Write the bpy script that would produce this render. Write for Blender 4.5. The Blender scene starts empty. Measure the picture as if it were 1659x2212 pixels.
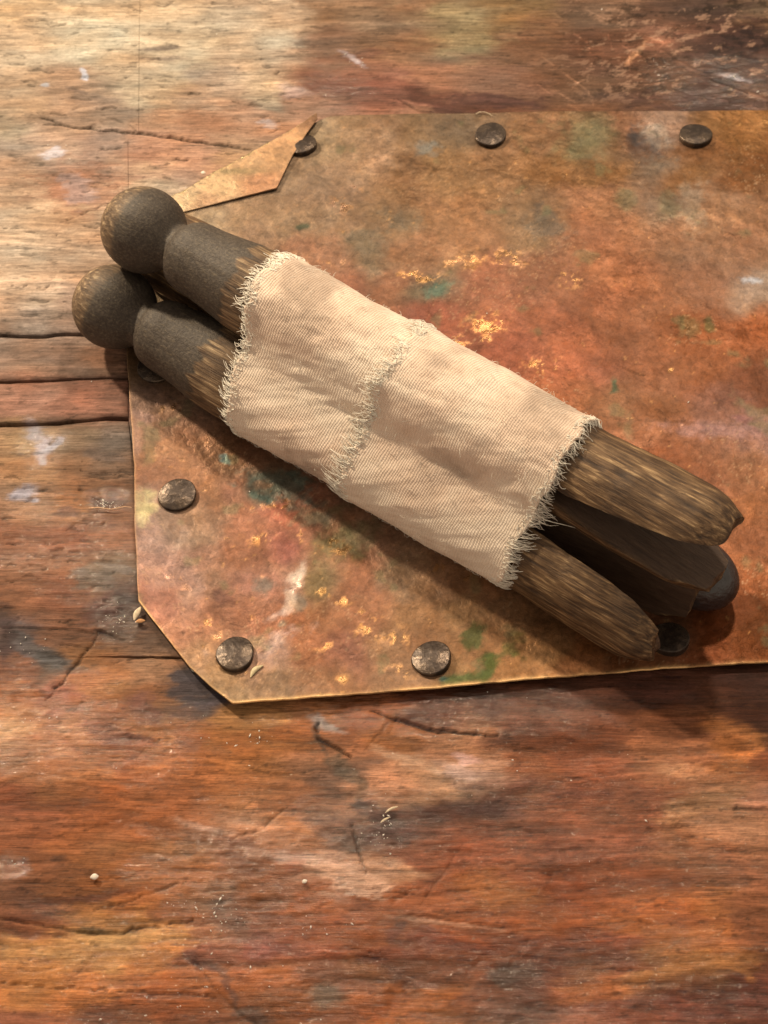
import bpy, math, random
import numpy as np
from mathutils import Vector, Matrix
R = math.radians
# ------------------------------------------------------------------ camera, world, lamps
# 1 Blender unit = 1 cm of the real still life
FPX = 4500.0; ELEV = R(56); DIST = 31.0; WH = (1659.0, 2212.0)
CAM = np.array([0, -DIST*math.cos(ELEV), DIST*math.sin(ELEV)])
sc = bpy.context.scene
col = sc.collection
cd = bpy.data.cameras.new('camera'); cam = bpy.data.objects.new('camera', cd); col.objects.link(cam)
cam.location = CAM; cam.rotation_euler = (R(90)-ELEV, 0, 0)
cd.sensor_fit = 'VERTICAL'; cd.sensor_height = 24; cd.lens = 24*FPX/WH[1]
cd.clip_start = .1; cd.clip_end = 500
cd.dof.use_dof = True; cd.dof.focus_distance = 30.2; cd.dof.aperture_fstop = cd.lens*1e-3/.13
sc.camera = cam
w = bpy.data.worlds.new('World'); sc.world = w; w.use_nodes = True
w.node_tree.nodes['Background'].inputs[0].default_value = (1.0, .80, .60, 1)
w.node_tree.nodes['Background'].inputs[1].default_value = .50
def lamp(name, loc, power, color, radius, target=(0, 1, 0), spot=None, blend=.6):
    l = bpy.data.lights.new(name, 'SPOT' if spot else 'POINT'); l.energy = power; l.color = color
    l.shadow_soft_size = radius
    o = bpy.data.objects.new(name, l); col.objects.link(o); o.location = loc
    if spot:
        l.spot_size = R(spot); l.spot_blend = blend
        o.rotation_euler = (Vector(target)-Vector(loc)).to_track_quat('-Z', 'Y').to_euler()
    return o
lamp('key_lamp', (-25, 24.5, 25), 82000, (1.0, .80, .56), 1.3)
lamp('second_lamp', (8, 27, 43), 47000, (1.0, .80, .58), 1.8)
sc.view_settings.view_transform = 'Standard'; sc.view_settings.look = 'None'
sc.view_settings.exposure = 0; sc.view_settings.gamma = 1
# ------------------------------------------------------------------ numeric helpers
def G(px, py, z=0.0):                      # photograph pixel (1659 wide) -> point at height z
    u = (np.asarray(px, float)-WH[0]/2)/FPX; t = (WH[1]/2-np.asarray(py, float))/FPX
    c, s = math.cos(ELEV), math.sin(ELEV)
    dx, dy, dz = u, c+t*s, -s+t*c
    k = (z-CAM[2])/dz
    return np.stack([dx*k, CAM[1]+dy*k, dz*0+z], -1)
def PX(x, y, z=0.0):
    c, s = math.cos(ELEV), math.sin(ELEV)
    ry, rz = y-CAM[1], z-CAM[2]
    zz = ry*c-rz*s
    return WH[0]/2+FPX*x/zz, WH[1]/2-FPX*(ry*s+rz*c)/zz
_rt = {}
def vn(x, y, seed=0):
    if seed not in _rt: _rt[seed] = np.random.RandomState(seed+77).rand(256, 256)
    T = _rt[seed]
    xi = np.floor(x).astype(int); yi = np.floor(y).astype(int); fx = x-xi; fy = y-yi
    fx = fx*fx*(3-2*fx); fy = fy*fy*(3-2*fy)
    a = T[xi % 256, yi % 256]; b = T[(xi+1) % 256, yi % 256]; c = T[xi % 256, (yi+1) % 256]; d = T[(xi+1) % 256, (yi+1) % 256]
    return (a*(1-fx)+b*fx)*(1-fy)+(c*(1-fx)+d*fx)*fy
def fbm(x, y, seed=0, o=4, g=.5):
    s = 0; a = 1; n = 0
    for i in range(o):
        s = s+a*(vn(x*2**i+i*17.3, y*2**i+i*9.1, seed+i)-.5)*2; n += a; a *= g
    return s/n*1.6                           # about -1..1
def sstep(e0, e1, x):
    t = np.clip((x-e0)/(e1-e0), 0, 1); return t*t*(3-2*t)
def lin(c):
    c = np.asarray(c, float)/255.0
    return np.where(c <= .04045, c/12.92, ((c+.055)/1.055)**2.4)
def polydist(x, y, pts):                    # distance to a polyline and position along it 0..1
    best = np.full(x.shape, 1e9); along = np.zeros(x.shape)
    P = np.asarray(pts, float); L = np.r_[0, np.cumsum(np.hypot(*np.diff(P, axis=0).T))]
    for i in range(len(P)-1):
        a, b = P[i], P[i+1]; d = b-a; l2 = (d**2).sum()
        t = np.clip(((x-a[0])*d[0]+(y-a[1])*d[1])/l2, 0, 1)
        q = np.hypot(x-a[0]-t*d[0], y-a[1]-t*d[1])
        m = q < best; best = np.where(m, q, best); along = np.where(m, (L[i]+t*math.sqrt(l2))/L[-1], along)
    return best, along
# how much light the lamps above throw on the flat table (used to turn seen colours into surface colours)
ILL = None
def illum(x, y):
    E = np.zeros(x.shape+(3,))
    for loc, pw, c in (((-25, 24.5, 25), 82000, (1, .80, .56)), ((8, 27, 43), 47000, (1, .80, .58))):
        d2 = (x-loc[0])**2+(y-loc[1])**2+loc[2]**2
        e = pw/(4*math.pi*math.pi)*loc[2]/d2**1.5/math.pi*math.pi
        E += e[..., None]*np.array(c)
    E += .50*np.array([1, .8, .6])
    return E
def albedo(seen_srgb_lin, x, y, gain=1.0, sub=.0065):
    return np.clip((seen_srgb_lin*gain-sub)/illum(x, y), .004, .88)
# ------------------------------------------------------------------ scene helpers
def tag(o, label=None, cat=None, group=None, kind=None):
    if label: o['label'] = label
    if cat: o['category'] = cat
    if group: o['group'] = group
    if kind: o['kind'] = kind
    return o
def empty(name, loc=(0, 0, 0), parent=None):
    o = bpy.data.objects.new(name, None); col.objects.link(o); o.location = loc; o.parent = parent
    o.empty_display_size = .3
    return o
def mesh(name, V, F, mat, parent=None, colr=None, uv=None, smooth=True, attrs=None):
    V = np.asarray(V, np.float32).reshape(-1, 3); F = np.asarray(F, np.int32)
    me = bpy.data.meshes.new(name)
    k = F.shape[1]
    me.vertices.add(len(V)); me.vertices.foreach_set('co', V.ravel())
    me.loops.add(F.size); me.loops.foreach_set('vertex_index', F.ravel())
    me.polygons.add(len(F)); me.polygons.foreach_set('loop_start', np.arange(0, F.size, k, dtype=np.int32))
    me.polygons.foreach_set('loop_total', np.full(len(F), k, np.int32))
    me.polygons.foreach_set('use_smooth', np.full(len(F), smooth))
    me.update(calc_edges=True)
    if colr is not None:
        a = me.color_attributes.new('col', 'FLOAT_COLOR', 'POINT')
        a.data.foreach_set('color', np.asarray(colr, np.float32).ravel())
    if attrs:
        for n_, v_ in attrs.items():
            a = me.attributes.new(n_, 'FLOAT', 'POINT'); a.data.foreach_set('value', np.asarray(v_, np.float32).ravel())
    if uv is not None:
        u = me.uv_layers.new(name='UVMap'); u.data.foreach_set('uv', np.asarray(uv, np.float32).reshape(-1, 2)[F.ravel()].ravel())
    me.materials.append(mat)
    o = bpy.data.objects.new(name, me); col.objects.link(o); o.parent = parent
    return o
def gridfaces(nr, nc, wrap=False, off=0):
    r = np.arange(nr-1)[:, None]; c = np.arange(nc if wrap else nc-1)[None, :]
    c2 = (c+1) % nc
    a = r*nc+c; b = r*nc+c2; d = (r+1)*nc+c2; e = (r+1)*nc+c
    return np.stack([a, b, d, e], -1).reshape(-1, 4)+off
def tri(poly_faces): return poly_faces
# ------------------------------------------------------------------ materials
class NT:
    def __init__(s, name):
        s.m = bpy.data.materials.new(name); s.m.use_nodes = True; s.t = s.m.node_tree
        s.b = s.t.nodes['Principled BSDF']; s.tc = s.n('ShaderNodeTexCoord')
    def n(s, ty, **k):
        x = s.t.nodes.new(ty)
        for a, b in k.items(): setattr(x, a, b)
        return x
    def l(s, a, b): s.t.links.new(a, b)
    def mapping(s, scale, src='Object', rot=(0, 0, 0)):
        m = s.n('ShaderNodeMapping'); m.inputs['Scale'].default_value = scale; m.inputs['Rotation'].default_value = rot
        s.l(s.tc.outputs[src], m.inputs['Vector']); return m.outputs[0]
    def noise(s, vec, scale=1, detail=6, rough=.55, dist=0):
        n = s.n('ShaderNodeTexNoise'); n.inputs['Scale'].default_value = scale; n.inputs['Detail'].default_value = detail
        n.inputs['Roughness'].default_value = rough; n.inputs['Distortion'].default_value = dist
        s.l(vec, n.inputs['Vector']); return n.outputs['Fac']
    def ramp(s, fac, stops):
        r = s.n('ShaderNodeValToRGB'); e = r.color_ramp.elements
        while len(e) < len(stops): e.new(.5)
        for i, (p, c) in enumerate(stops):
            e[i].position = p; e[i].color = (c, c, c, 1) if isinstance(c, (int, float)) else (*c, 1)
        s.l(fac, r.inputs[0]); return r.outputs[0]
    def math(s, op, a, b=0.0):
        m = s.n('ShaderNodeMath', operation=op)
        for i, v in enumerate((a, b)):
            if isinstance(v, (int, float)): m.inputs[i].default_value = v
            else: s.l(v, m.inputs[i])
        return m.outputs[0]
    def mix(s, fac, a, b, mode='MIX'):
        m = s.n('ShaderNodeMix', data_type='RGBA', blend_type=mode)
        for i, v in ((0, fac), (6, a), (7, b)):
            if isinstance(v, (int, float)): m.inputs[i].default_value = v
            elif isinstance(v, tuple): m.inputs[i].default_value = (*v, 1)
            else: s.l(v, m.inputs[i])
        return m.outputs[2]
    def bump(s, h, strength, dist=.05, nrm=None):
        b = s.n('ShaderNodeBump'); b.inputs['Strength'].default_value = strength; b.inputs['Distance'].default_value = dist
        s.l(h, b.inputs['Height'])
        if nrm: s.l(nrm, b.inputs['Normal'])
        return b.outputs[0]
    def attr(s, name):
        a = s.n('ShaderNodeAttribute', attribute_name=name); return a
    def set(s, **k):
        for a, v in k.items():
            i = s.b.inputs[a.replace('_', ' ')]
            if isinstance(v, (int, float)): i.default_value = v
            elif isinstance(v, tuple): i.default_value = (*v, 1)
            else: s.l(v, i)
def mat_wood():
    m = NT('old_stained_wood')
    a = m.attr('col')
    gr = m.noise(m.mapping((2.2, 34, 20)), 1, 7, .62, .4)
    fine = m.noise(m.mapping((7, 90, 40)), 1, 4, .6)
    speck = m.noise(m.mapping((26, 30, 26)), 1, 3, .6)
    t = m.ramp(gr, [(.30, .50), (.48, .97), (.70, 1.36)])
    pore = m.ramp(m.noise(m.mapping((4.2, 110, 60)), 1, 3, .55), [(.60, 1.0), (.68, .45)])
    t2 = m.ramp(fine, [(.30, .70), (.52, 1.0), (.72, 1.16)])
    t3 = m.ramp(speck, [(.30, .80), (.55, 1.04), (.8, 1.2)])
    mk = m.noise(m.mapping((.55, 1.1, 1)), 1, 4, .6, .6)
    k1 = m.ramp(mk, [(.36, .25), (.60, 1.0)]); k2 = m.ramp(mk, [(.40, 1.0), (.62, .35)])
    c = m.mix(k1, a.outputs['Color'], t, 'MULTIPLY'); c = m.mix(k2, c, t2, 'MULTIPLY'); c = m.mix(k1, c, pore, 'MULTIPLY'); c = m.mix(.6, c, t3, 'MULTIPLY')
    gl = a.outputs['Alpha']
    rn = m.noise(m.mapping((3, 8, 5)), 1, 5, .6)
    ro = m.math('SUBTRACT', m.math('ADD', m.math('MULTIPLY', rn, .30), .50), m.math('MULTIPLY', gl, .42))
    crk = m.noise(m.mapping((14, 22, 14)), 1, 6, .7, .8)
    h1 = m.bump(gr, .35, .03); h2 = m.bump(fine, .25, .015, h1); h3 = m.bump(crk, .30, .04, h2)
    m.set(Base_Color=c, Roughness=ro, Normal=h3, Specular_IOR_Level=.28)
    bead = m.noise(m.mapping((7, 11, 9)), 1, 2, .5, .5)
    patch = m.ramp(m.noise(m.mapping((2.6, 3.4, 3)), 1, 5, .65), [(.36, 0.0), (.50, 1.0)])
    m.set(Coat_Weight=m.math('MULTIPLY', m.math('POWER', gl, .6), patch), Coat_Roughness=.045, Coat_Normal=m.bump(bead, .9, .034, h2))
    return m.m
def mat_copper():
    m = NT('tarnished_copper')
    a = m.attr('col')
    n1 = m.noise(m.mapping((9, 9, 9)), 1, 7, .66, .6)
    n2 = m.noise(m.mapping((40, 40, 40)), 1, 3, .6)
    c = m.mix(.8, a.outputs['Color'], m.ramp(n1, [(.28, (.62, .66, .70)), (.5, (1, 1, 1)), (.72, (1.30, 1.22, 1.10))]), 'MULTIPLY')
    c = m.mix(.6, c, m.ramp(n2, [(.3, .72), (.55, 1.03), (.8, 1.22)]), 'MULTIPLY')
    gl = a.outputs['Alpha']
    ro = m.math('SUBTRACT', m.math('ADD', m.math('MULTIPLY', n1, .35), .30), m.math('MULTIPLY', gl, .24))
    wav = m.noise(m.mapping((1.7, 1.7, 1.7)), 1, 3, .5)
    h = m.bump(wav, .45, .16); h = m.bump(n1, .34, .035, h); h = m.bump(n2, .25, .012, h)
    m.set(Base_Color=c, Metallic=m.math('ADD', m.math('MULTIPLY', gl, .35), .45), Roughness=ro, Normal=h, Specular_IOR_Level=.2)
    return m.m
def mat_iron():
    m = NT('dark_iron')
    a = m.attr('col')
    n1 = m.noise(m.mapping((6, 6, 6)), 1, 7, .62, .3); n2 = m.noise(m.mapping((50, 50, 50)), 1, 3, .6)
    c = m.mix(1.0, m.ramp(n1, [(.30, (.026, .018, .015)), (.5, (.062, .046, .037)), (.70, (.15, .11, .08))]), (1, 1, 1), 'MULTIPLY')
    h = m.bump(n1, .35, .05); h = m.bump(n2, .3, .010, h)
    m.set(Base_Color=c, Metallic=.6, Roughness=m.ramp(n1, [(.3, .42), (.7, .20)]), Normal=h)
    return m.m
def mat_peg():
    m = NT('weathered_peg_wood')
    a = m.attr('paint'); dk = m.attr('inner')
    st = m.noise(m.mapping((1.1, 17, 17)), 1, 7, .66, .35)
    st2 = m.noise(m.mapping((2.6, 46, 46)), 1, 4, .6)
    spot = m.noise(m.mapping((2.0, 3.4, 3.4)), 1, 4, .6)
    bare = m.ramp(st, [(.27, (.022, .013, .008)), (.42, (.085, .050, .026)), (.56, (.20, .125, .064)), (.68, (.50, .36, .20))])
    bare = m.mix(.8, bare, m.ramp(st2, [(.3, .55), (.5, .95), (.7, 1.35)]), 'MULTIPLY')
    bare = m.mix(.85, bare, m.ramp(spot, [(.34, (.42, .36, .32)), (.58, (1.0, .95, .9))]), 'MULTIPLY')
    pn = m.noise(m.mapping((22, 22, 22)), 1, 5, .7)
    pnt = m.ramp(pn, [(.30, (.034, .026, .021)), (.52, (.062, .050, .040)), (.74, (.135, .110, .084))])
    scr = m.noise(m.mapping((5, 60, 60)), 1, 3, .6)
    pnt = m.mix(m.ramp(scr, [(.56, 0.0), (.72, .7)]), pnt, (.17, .135, .085))
    fac = m.ramp(m.math('ADD', a.outputs['Fac'], m.math('MULTIPLY', m.math('SUBTRACT', st2, .5), .8)), [(.30, 0.0), (.66, 1.0)])
    pale = m.attr('pale'); bare = m.mix(pale.outputs['Fac'], bare, m.mix(1.0, bare, (1.35, 1.5, 1.75), 'MULTIPLY'))
    c = m.mix(fac, bare, pnt)
    inner = m.mix(.8, m.ramp(st, [(.3, (.06, .036, .025)), (.7, (.12, .075, .050))]), m.ramp(st2, [(.3, .75), (.7, 1.2)]), 'MULTIPLY')  # slot faces coloured darker, their shade put into the colour
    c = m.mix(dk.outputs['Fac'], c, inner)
    h = m.bump(st, .55, .05); h = m.bump(st2, .35, .02, h)
    hp = m.bump(pn, .45, .03)
    mx = m.n('ShaderNodeMix', data_type='VECTOR'); m.l(fac, mx.inputs[0]); m.l(h, mx.inputs[4]); m.l(hp, mx.inputs[5])
    m.set(Base_Color=c, Roughness=m.mix(fac, .46, .62) if False else .56, Normal=mx.outputs[1], Specular_IOR_Level=.4)
    return m.m
def mat_black():
    m = NT('glossy_black_paint')
    n1 = m.noise(m.mapping((6, 14, 14)), 1, 5, .6); n2 = m.noise(m.mapping((34, 34, 34)), 1, 3, .6)
    h = m.bump(n1, .45, .05); h = m.bump(n2, .2, .01, h)
    m.set(Base_Color=m.ramp(n1, [(.3, (.012, .011, .013)), (.7, (.040, .037, .042))]), Roughness=.15, Normal=h, Specular_IOR_Level=.9)
    return m.m
def mat_cloth():
    m = NT('cream_twill_cloth')
    uv = m.n('ShaderNodeSeparateXYZ'); m.l(m.tc.outputs['UV'], uv.inputs[0])
    U, V = uv.outputs[0], uv.outputs[1]
    wob = m.noise(m.mapping((2.2, 2.2, 1), 'UV'), 1, 4, .6)
    Uw = m.math('ADD', U, m.math('MULTIPLY', wob, .10)); Vw = m.math('ADD', V, m.math('MULTIPLY', wob, .06))
    P = 2*math.pi/.040
    rib = m.math('SINE', m.math('MULTIPLY', m.math('ADD', Uw, m.math('MULTIPLY', Vw, .12)), P))
    thr = m.math('SINE', m.math('MULTIPLY', m.math('ADD', Vw, m.math('MULTIPLY', Uw, -.25)), P*1.25))
    wv = m.math('ADD', m.math('MULTIPLY', rib, .65), m.math('MULTIPLY', thr, .45))
    fib = m.noise(m.mapping((34, 34, 1), 'UV'), 1, 5, .7)
    big = m.noise(m.mapping((.75, .75, 1), 'UV'), 1, 4, .55)
    mid = m.noise(m.mapping((3.2, 3.2, 1), 'UV'), 1, 4, .6)
    c = m.ramp(big, [(.35, (.53, .42, .34)), (.46, (.82, .66, .54)), (.60, (.88, .765, .645))])
    c = m.mix(.6, c, m.ramp(mid, [(.3, (.84, .80, .76)), (.55, (1.0, 1.0, 1.0)), (.75, (1.1, 1.08, 1.02))]), 'MULTIPLY')
    wr = m.ramp(m.math('ADD', m.math('MULTIPLY', wv, .28), .5), [(0.16, (.66, .57, .47)), (.42, (.97, .96, .94)), (.8, (1.06, 1.06, 1.06))])
    c = m.mix(.45, c, wr, 'MULTIPLY')
    c = m.mix(.5, c, m.ramp(fib, [(.3, .70), (.55, 1.05), (.75, 1.25)]), 'MULTIPLY')
    h = m.bump(m.math('ADD', m.math('MULTIPLY', wv, .4), fib), .42, .03)
    m.set(Base_Color=c, Roughness=.88, Normal=h, Specular_IOR_Level=.15)
    m.b.inputs['Sheen Weight'].default_value = .15
    return m.m
def mat_plain(name, c, rough=.7, spec=.3, metal=0.0, nscale=20, amt=.3):
    m = NT(name); n = m.noise(m.mapping((nscale,)*3), 1, 4, .6)
    m.set(Base_Color=m.ramp(n, [(.3, tuple(x*(1-amt) for x in c)), (.7, tuple(min(1, x*(1+amt)) for x in c))]), Roughness=rough, Specular_IOR_Level=spec, Metallic=metal)
    return m.m
M_wood, M_cop, M_iron, M_peg, M_black, M_cloth = mat_wood(), mat_copper(), mat_iron(), mat_peg(), mat_black(), mat_cloth()
M_thread = mat_plain('cotton_thread', (.92, .80, .69), .9, .1)
M_under = mat_plain('dark_gap', (.02, .013, .009), .9, .1)
# ------------------------------------------------------------------ colours read off the wood
WOODC = [
(0,0,208,175,130),(300,0,222,190,146),(600,0,212,178,138),(700,10,162,126,92),(900,0,142,106,76),(1000,60,160,138,96),(1100,0,140,105,66),(1300,0,126,90,64),(1500,10,92,64,48),(1650,0,118,88,62),
(20,100,215,182,140),(200,90,224,194,150),(400,110,226,196,152),(560,80,214,184,144),(690,100,146,108,80),(850,60,142,106,76),(880,110,146,104,72),(1150,90,120,82,56),(1300,110,108,72,52),(1450,60,110,76,56),(1600,90,74,48,38),
(30,200,208,170,128),(170,190,196,156,118),(330,190,216,182,138),(450,170,190,158,124),(590,190,206,176,136),(700,180,146,94,70),(820,190,138,92,70),(930,200,152,108,80),(1080,170,140,98,72),(1250,190,122,84,58),(1420,200,112,76,54),(1550,200,88,60,48),(1650,190,104,74,56),
(20,270,176,148,112),(170,260,182,150,118),(260,240,176,142,110),(350,250,188,142,104),(450,260,166,118,84),(560,240,176,130,96),(660,210,180,130,96),(1100,225,110,72,52),(1500,225,80,54,44),
(30,330,182,150,118),(120,330,196,160,126),(220,330,176,142,114),(340,330,196,146,112),(430,340,196,150,116),(500,350,194,152,110),
(60,400,206,166,126),(150,400,186,132,96),(240,400,204,160,120),(340,390,212,172,130),
(60,460,212,174,132),(160,460,206,164,122),(40,560,212,176,136),(160,560,196,158,120),(60,640,198,164,128),(150,640,176,142,112),(60,700,168,138,110),(150,700,164,130,102),
(50,750,164,126,96),(130,760,138,106,82),(220,760,156,114,84),(50,860,164,112,84),(150,860,152,100,74),(240,860,138,92,68),
(50,940,178,134,90),(150,940,150,116,84),(230,940,128,102,80),(60,1010,176,126,84),(160,1000,150,104,70),(240,1000,128,94,68),
(50,1080,160,116,82),(150,1080,152,102,64),(250,1080,124,84,58),(50,1150,142,92,64),(150,1160,136,86,60),(250,1150,140,94,66),
(50,1220,142,92,62),(150,1230,138,88,58),(240,1230,118,92,68),(50,1290,138,86,56),(140,1290,128,78,52),(250,1300,94,68,54),
(40,1370,104,80,68),(130,1360,128,84,58),(200,1350,120,78,54),(300,1380,110,82,62),(60,1430,126,80,56),(110,1430,92,76,62),(200,1430,150,96,58),(320,1440,160,112,76),(430,1470,96,78,66),
(40,1500,156,98,58),(150,1500,136,84,62),(260,1500,158,104,62),(350,1500,150,98,62),(450,1510,84,70,62),(540,1540,176,124,72),
(30,1580,196,146,98),(150,1570,172,118,76),(250,1570,138,88,62),(350,1570,168,112,66),(440,1590,148,94,58),(520,1590,166,112,64),(620,1570,154,98,56),(760,1540,150,90,56),(900,1530,96,58,44),(1050,1520,66,42,34),(1250,1490,80,48,36),(1400,1500,70,42,34),(1600,1480,64,38,30),
(50,1650,166,112,72),(200,1650,158,104,64),(300,1640,142,88,56),(430,1650,150,94,54),(560,1640,158,100,54),(700,1600,150,100,66),(850,1590,156,98,56),(1000,1600,160,112,76),(1150,1580,88,56,42),(1300,1570,96,58,40),(1450,1580,110,66,42),(1640,1560,66,38,30),
(40,1730,142,84,56),(200,1720,156,96,56),(350,1720,148,94,58),(500,1720,166,106,62),(640,1700,140,92,58),(720,1680,96,72,54),(800,1720,190,136,96),(900,1700,176,128,88),(1000,1660,176,136,104),(1120,1660,136,86,56),(1300,1660,138,80,52),(1450,1640,150,96,62),(1560,1620,168,104,56),(1650,1640,120,72,46),
(60,1800,134,82,52),(200,1800,146,88,50),(330,1790,150,92,54),(420,1780,168,112,74),(540,1800,186,132,92),(650,1790,170,112,70),(760,1790,100,72,54),(840,1780,66,46,42),(930,1750,76,46,38),(1050,1740,90,54,42),(1200,1740,126,72,46),(1400,1750,120,70,46),(1520,1740,150,110,74),(1640,1720,170,116,84),
(60,1880,128,80,50),(200,1880,152,94,52),(350,1860,154,98,56),(480,1850,128,82,54),(580,1860,150,94,60),(660,1860,190,146,112),(740,1890,206,162,124),(820,1900,196,150,110),(900,1860,120,72,50),(1030,1830,124,70,46),(1200,1820,100,58,40),(1350,1810,108,62,42),(1480,1800,140,92,60),(1600,1780,156,112,78),
(40,1950,104,66,46),(150,1930,120,76,46),(300,1930,148,92,52),(450,1930,134,92,60),(560,1930,142,84,50),(680,1940,150,84,46),(800,1960,136,74,40),(900,1940,146,82,48),(1050,1930,156,96,52),(1200,1910,126,68,42),(1400,1900,122,68,42),(1600,1880,132,82,54),
(60,2000,118,72,48),(200,2000,180,124,70),(300,1990,184,124,66),(400,1990,136,84,50),(500,1970,108,72,52),(600,1980,136,80,52),(720,2010,130,72,40),(850,2010,136,76,42),(1000,1990,146,80,44),(1200,1980,146,82,44),(1400,1980,152,88,46),(1550,1980,150,90,48),(1650,1990,110,68,44),
(60,2045,206,156,94),(200,2050,204,148,86),(320,2040,182,124,70),(430,2040,124,74,54),(560,2040,122,66,52),(700,2050,124,64,38),(850,2050,112,56,36),(1000,2050,130,68,38),(1200,2050,110,58,38),(1350,2050,118,62,40),(1500,2040,150,92,52),(1640,2040,110,66,40),
(50,2110,178,116,60),(180,2110,174,110,60),(300,2110,160,96,52),(420,2110,158,94,50),(560,2110,146,84,46),(680,2110,112,72,50),(780,2100,130,80,46),(900,2110,98,56,36),(1050,2110,74,48,36),(1180,2110,88,46,34),(1300,2120,126,74,42),(1420,2110,132,84,50),(1540,2080,160,106,60),(1600,2110,110,58,38),
(50,2150,176,110,58),(200,2150,168,102,54),(330,2160,150,86,48),(450,2160,150,86,48),(600,2160,148,84,46),(750,2160,140,78,42),(900,2150,150,88,46),(1020,2140,96,54,36),(1150,2140,84,50,38),(1300,2150,96,54,40),(1450,2160,90,48,36),(1600,2150,92,48,36),
(50,2205,128,78,54),(200,2205,122,72,50),(330,2205,112,74,52),(450,2205,120,72,48),(650,2205,128,70,40),(850,2205,160,96,52),(980,2205,140,82,46),(1100,2205,90,58,44),(1250,2205,120,78,58),(1450,2205,88,50,38),(1650,2205,80,44,34),
]
# blotches: x, y, rx, ry, angle, colour, strength, hardness
WOODB = [
(170,395,95,52,10,(176,118,84),.6,.5),(160,405,40,26,20,(186,156,136),.6,.4),(118,325,26,11,-8,(222,205,190),.9,.4),(180,158,7,13,-20,(235,222,208),1,.3),(95,180,10,5,0,(222,214,200),.8,.3),
(590,266,26,8,8,(196,170,150),.9,.4),(636,192,40,11,8,(194,166,146),.7,.5),(345,100,46,5,-3,(110,92,78),.8,.5),(355,122,50,5,0,(146,120,96),.6,.5),(165,195,30,6,8,(110,92,78),.7,.4),(200,215,48,12,0,(150,124,100),.6,.6),
(980,50,90,40,10,(162,136,96),.5,.8),(760,120,60,10,-10,(110,74,58),.7,.5),(740,190,60,24,0,(136,80,60),.5,.5),(880,205,130,26,8,(128,78,60),.5,.6),(930,212,60,16,30,(92,54,42),.8,.5),
(1000,222,110,16,-4,(104,66,52),.85,.4),(1080,214,90,14,3,(88,56,46),.8,.4),(1450,80,90,20,-10,(160,108,80),.7,.7),(1560,90,95,60,20,(70,46,38),.8,.6),(1480,215,170,16,2,(82,56,46),.8,.5),(1620,60,50,40,0,(70,46,38),.7,.6),(1590,165,28,8,10,(206,190,176),.8,.6),
(760,125,30,6,30,(206,190,180),.9,.6),(1370,110,26,5,-45,(190,140,100),.9,.4),
(215,1250,58,18,5,(112,94,76),.95,.3),(255,1225,30,9,15,(120,102,84),.9,.3),(255,1330,56,44,10,(70,54,46),.8,.5),(225,1310,40,40,0,(104,62,50),.6,.5),(275,1290,22,16,0,(54,40,36),.8,.4),
(60,1385,66,24,35,(92,82,74),.95,.35),(105,1420,44,20,25,(96,84,72),.9,.35),(10,1360,20,60,0,(64,46,42),.8,.5),(425,1480,46,44,-10,(78,66,62),.95,.25),(470,1515,34,16,0,(80,68,64),.9,.3),
(75,930,16,24,-35,(196,172,156),.9,.7),(92,965,14,26,10,(194,168,154),.85,.7),(110,960,24,7,-30,(208,186,170),.9,.5),(95,990,12,10,0,(210,188,172),.9,.5),(50,1058,24,15,-20,(184,162,150),.9,.5),(75,1075,8,6,0,(208,186,172),.9,.4),
(225,1085,30,12,0,(64,46,42),.8,.5),(140,1100,26,12,0,(92,66,56),.7,.5),(225,985,60,10,5,(118,94,76),.7,.5),(60,760,100,14,0,(122,96,76),.5,.6),
(700,1560,34,12,15,(150,142,128),.85,.5),(690,1600,8,30,-25,(86,66,52),.8,.4),(735,1660,80,18,50,(86,72,54),.8,.5),(830,1770,60,26,35,(66,48,42),.9,.4),(880,1640,60,10,25,(186,144,106),.7,.5),(1010,1636,40,9,8,(200,156,132),.9,.4),(1000,1660,60,14,8,(186,150,124),.7,.6),
(660,1855,100,14,8,(206,170,140),.8,.5),(760,1895,90,22,18,(214,172,136),.9,.35),(1020,1750,90,24,0,(74,46,40),.7,.5),(640,1870,20,20,0,(146,88,62),.7,.5),(450,1785,60,10,10,(206,166,134),.7,.5),
(205,2006,36,9,0,(66,54,36),.95,.3),(285,2012,24,8,5,(66,52,38),.9,.35),(200,2030,160,22,-4,(214,160,98),.7,.4),(440,2080,36,8,30,(92,56,44),.9,.4),(500,2130,60,12,55,(92,60,46),.85,.4),(560,2190,50,24,35,(74,58,48),.8,.5),
(700,2145,44,26,10,(100,88,68),.75,.5),(860,2010,20,24,30,(80,54,48),.6,.5),(500,1950,40,30,30,(110,82,64),.5,.6),(1090,2110,60,20,0,(66,50,40),.8,.5),(950,2030,100,20,10,(96,52,40),.7,.5),(1600,2150,100,40,0,(78,42,34),.6,.6),(1420,2180,130,30,0,(78,44,36),.6,.6),
(1280,2140,90,18,-8,(158,98,56),.6,.5),(1470,2090,120,16,-22,(168,110,62),.8,.5),(1590,2085,60,14,35,(166,108,60),.8,.5),(950,1990,110,5,7,(190,140,104),.7,.5),
(310,1540,34,34,10,(120,80,70),.7,.5),(250,1600,46,10,-8,(104,70,56),.8,.4),(60,1610,70,24,0,(126,76,58),.4,.5),(210,1930,70,8,-10,(90,56,42),.7,.5),(120,1945,90,8,-8,(98,60,44),.7,.5),(130,1850,14,8,0,(92,60,42),.8,.4),
(770,1795,26,40,10,(70,54,42),.5,.5),(70,1975,70,12,0,(86,54,40),.6,.5),(1480,1660,60,14,0,(176,122,80),.6,.5),(1100,1690,120,10,0,(96,54,40),.5,.5),(1250,1710,100,8,0,(90,52,40),.5,.5),(1500,1990,60,10,0,(98,58,42),.5,.5),
]
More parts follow.
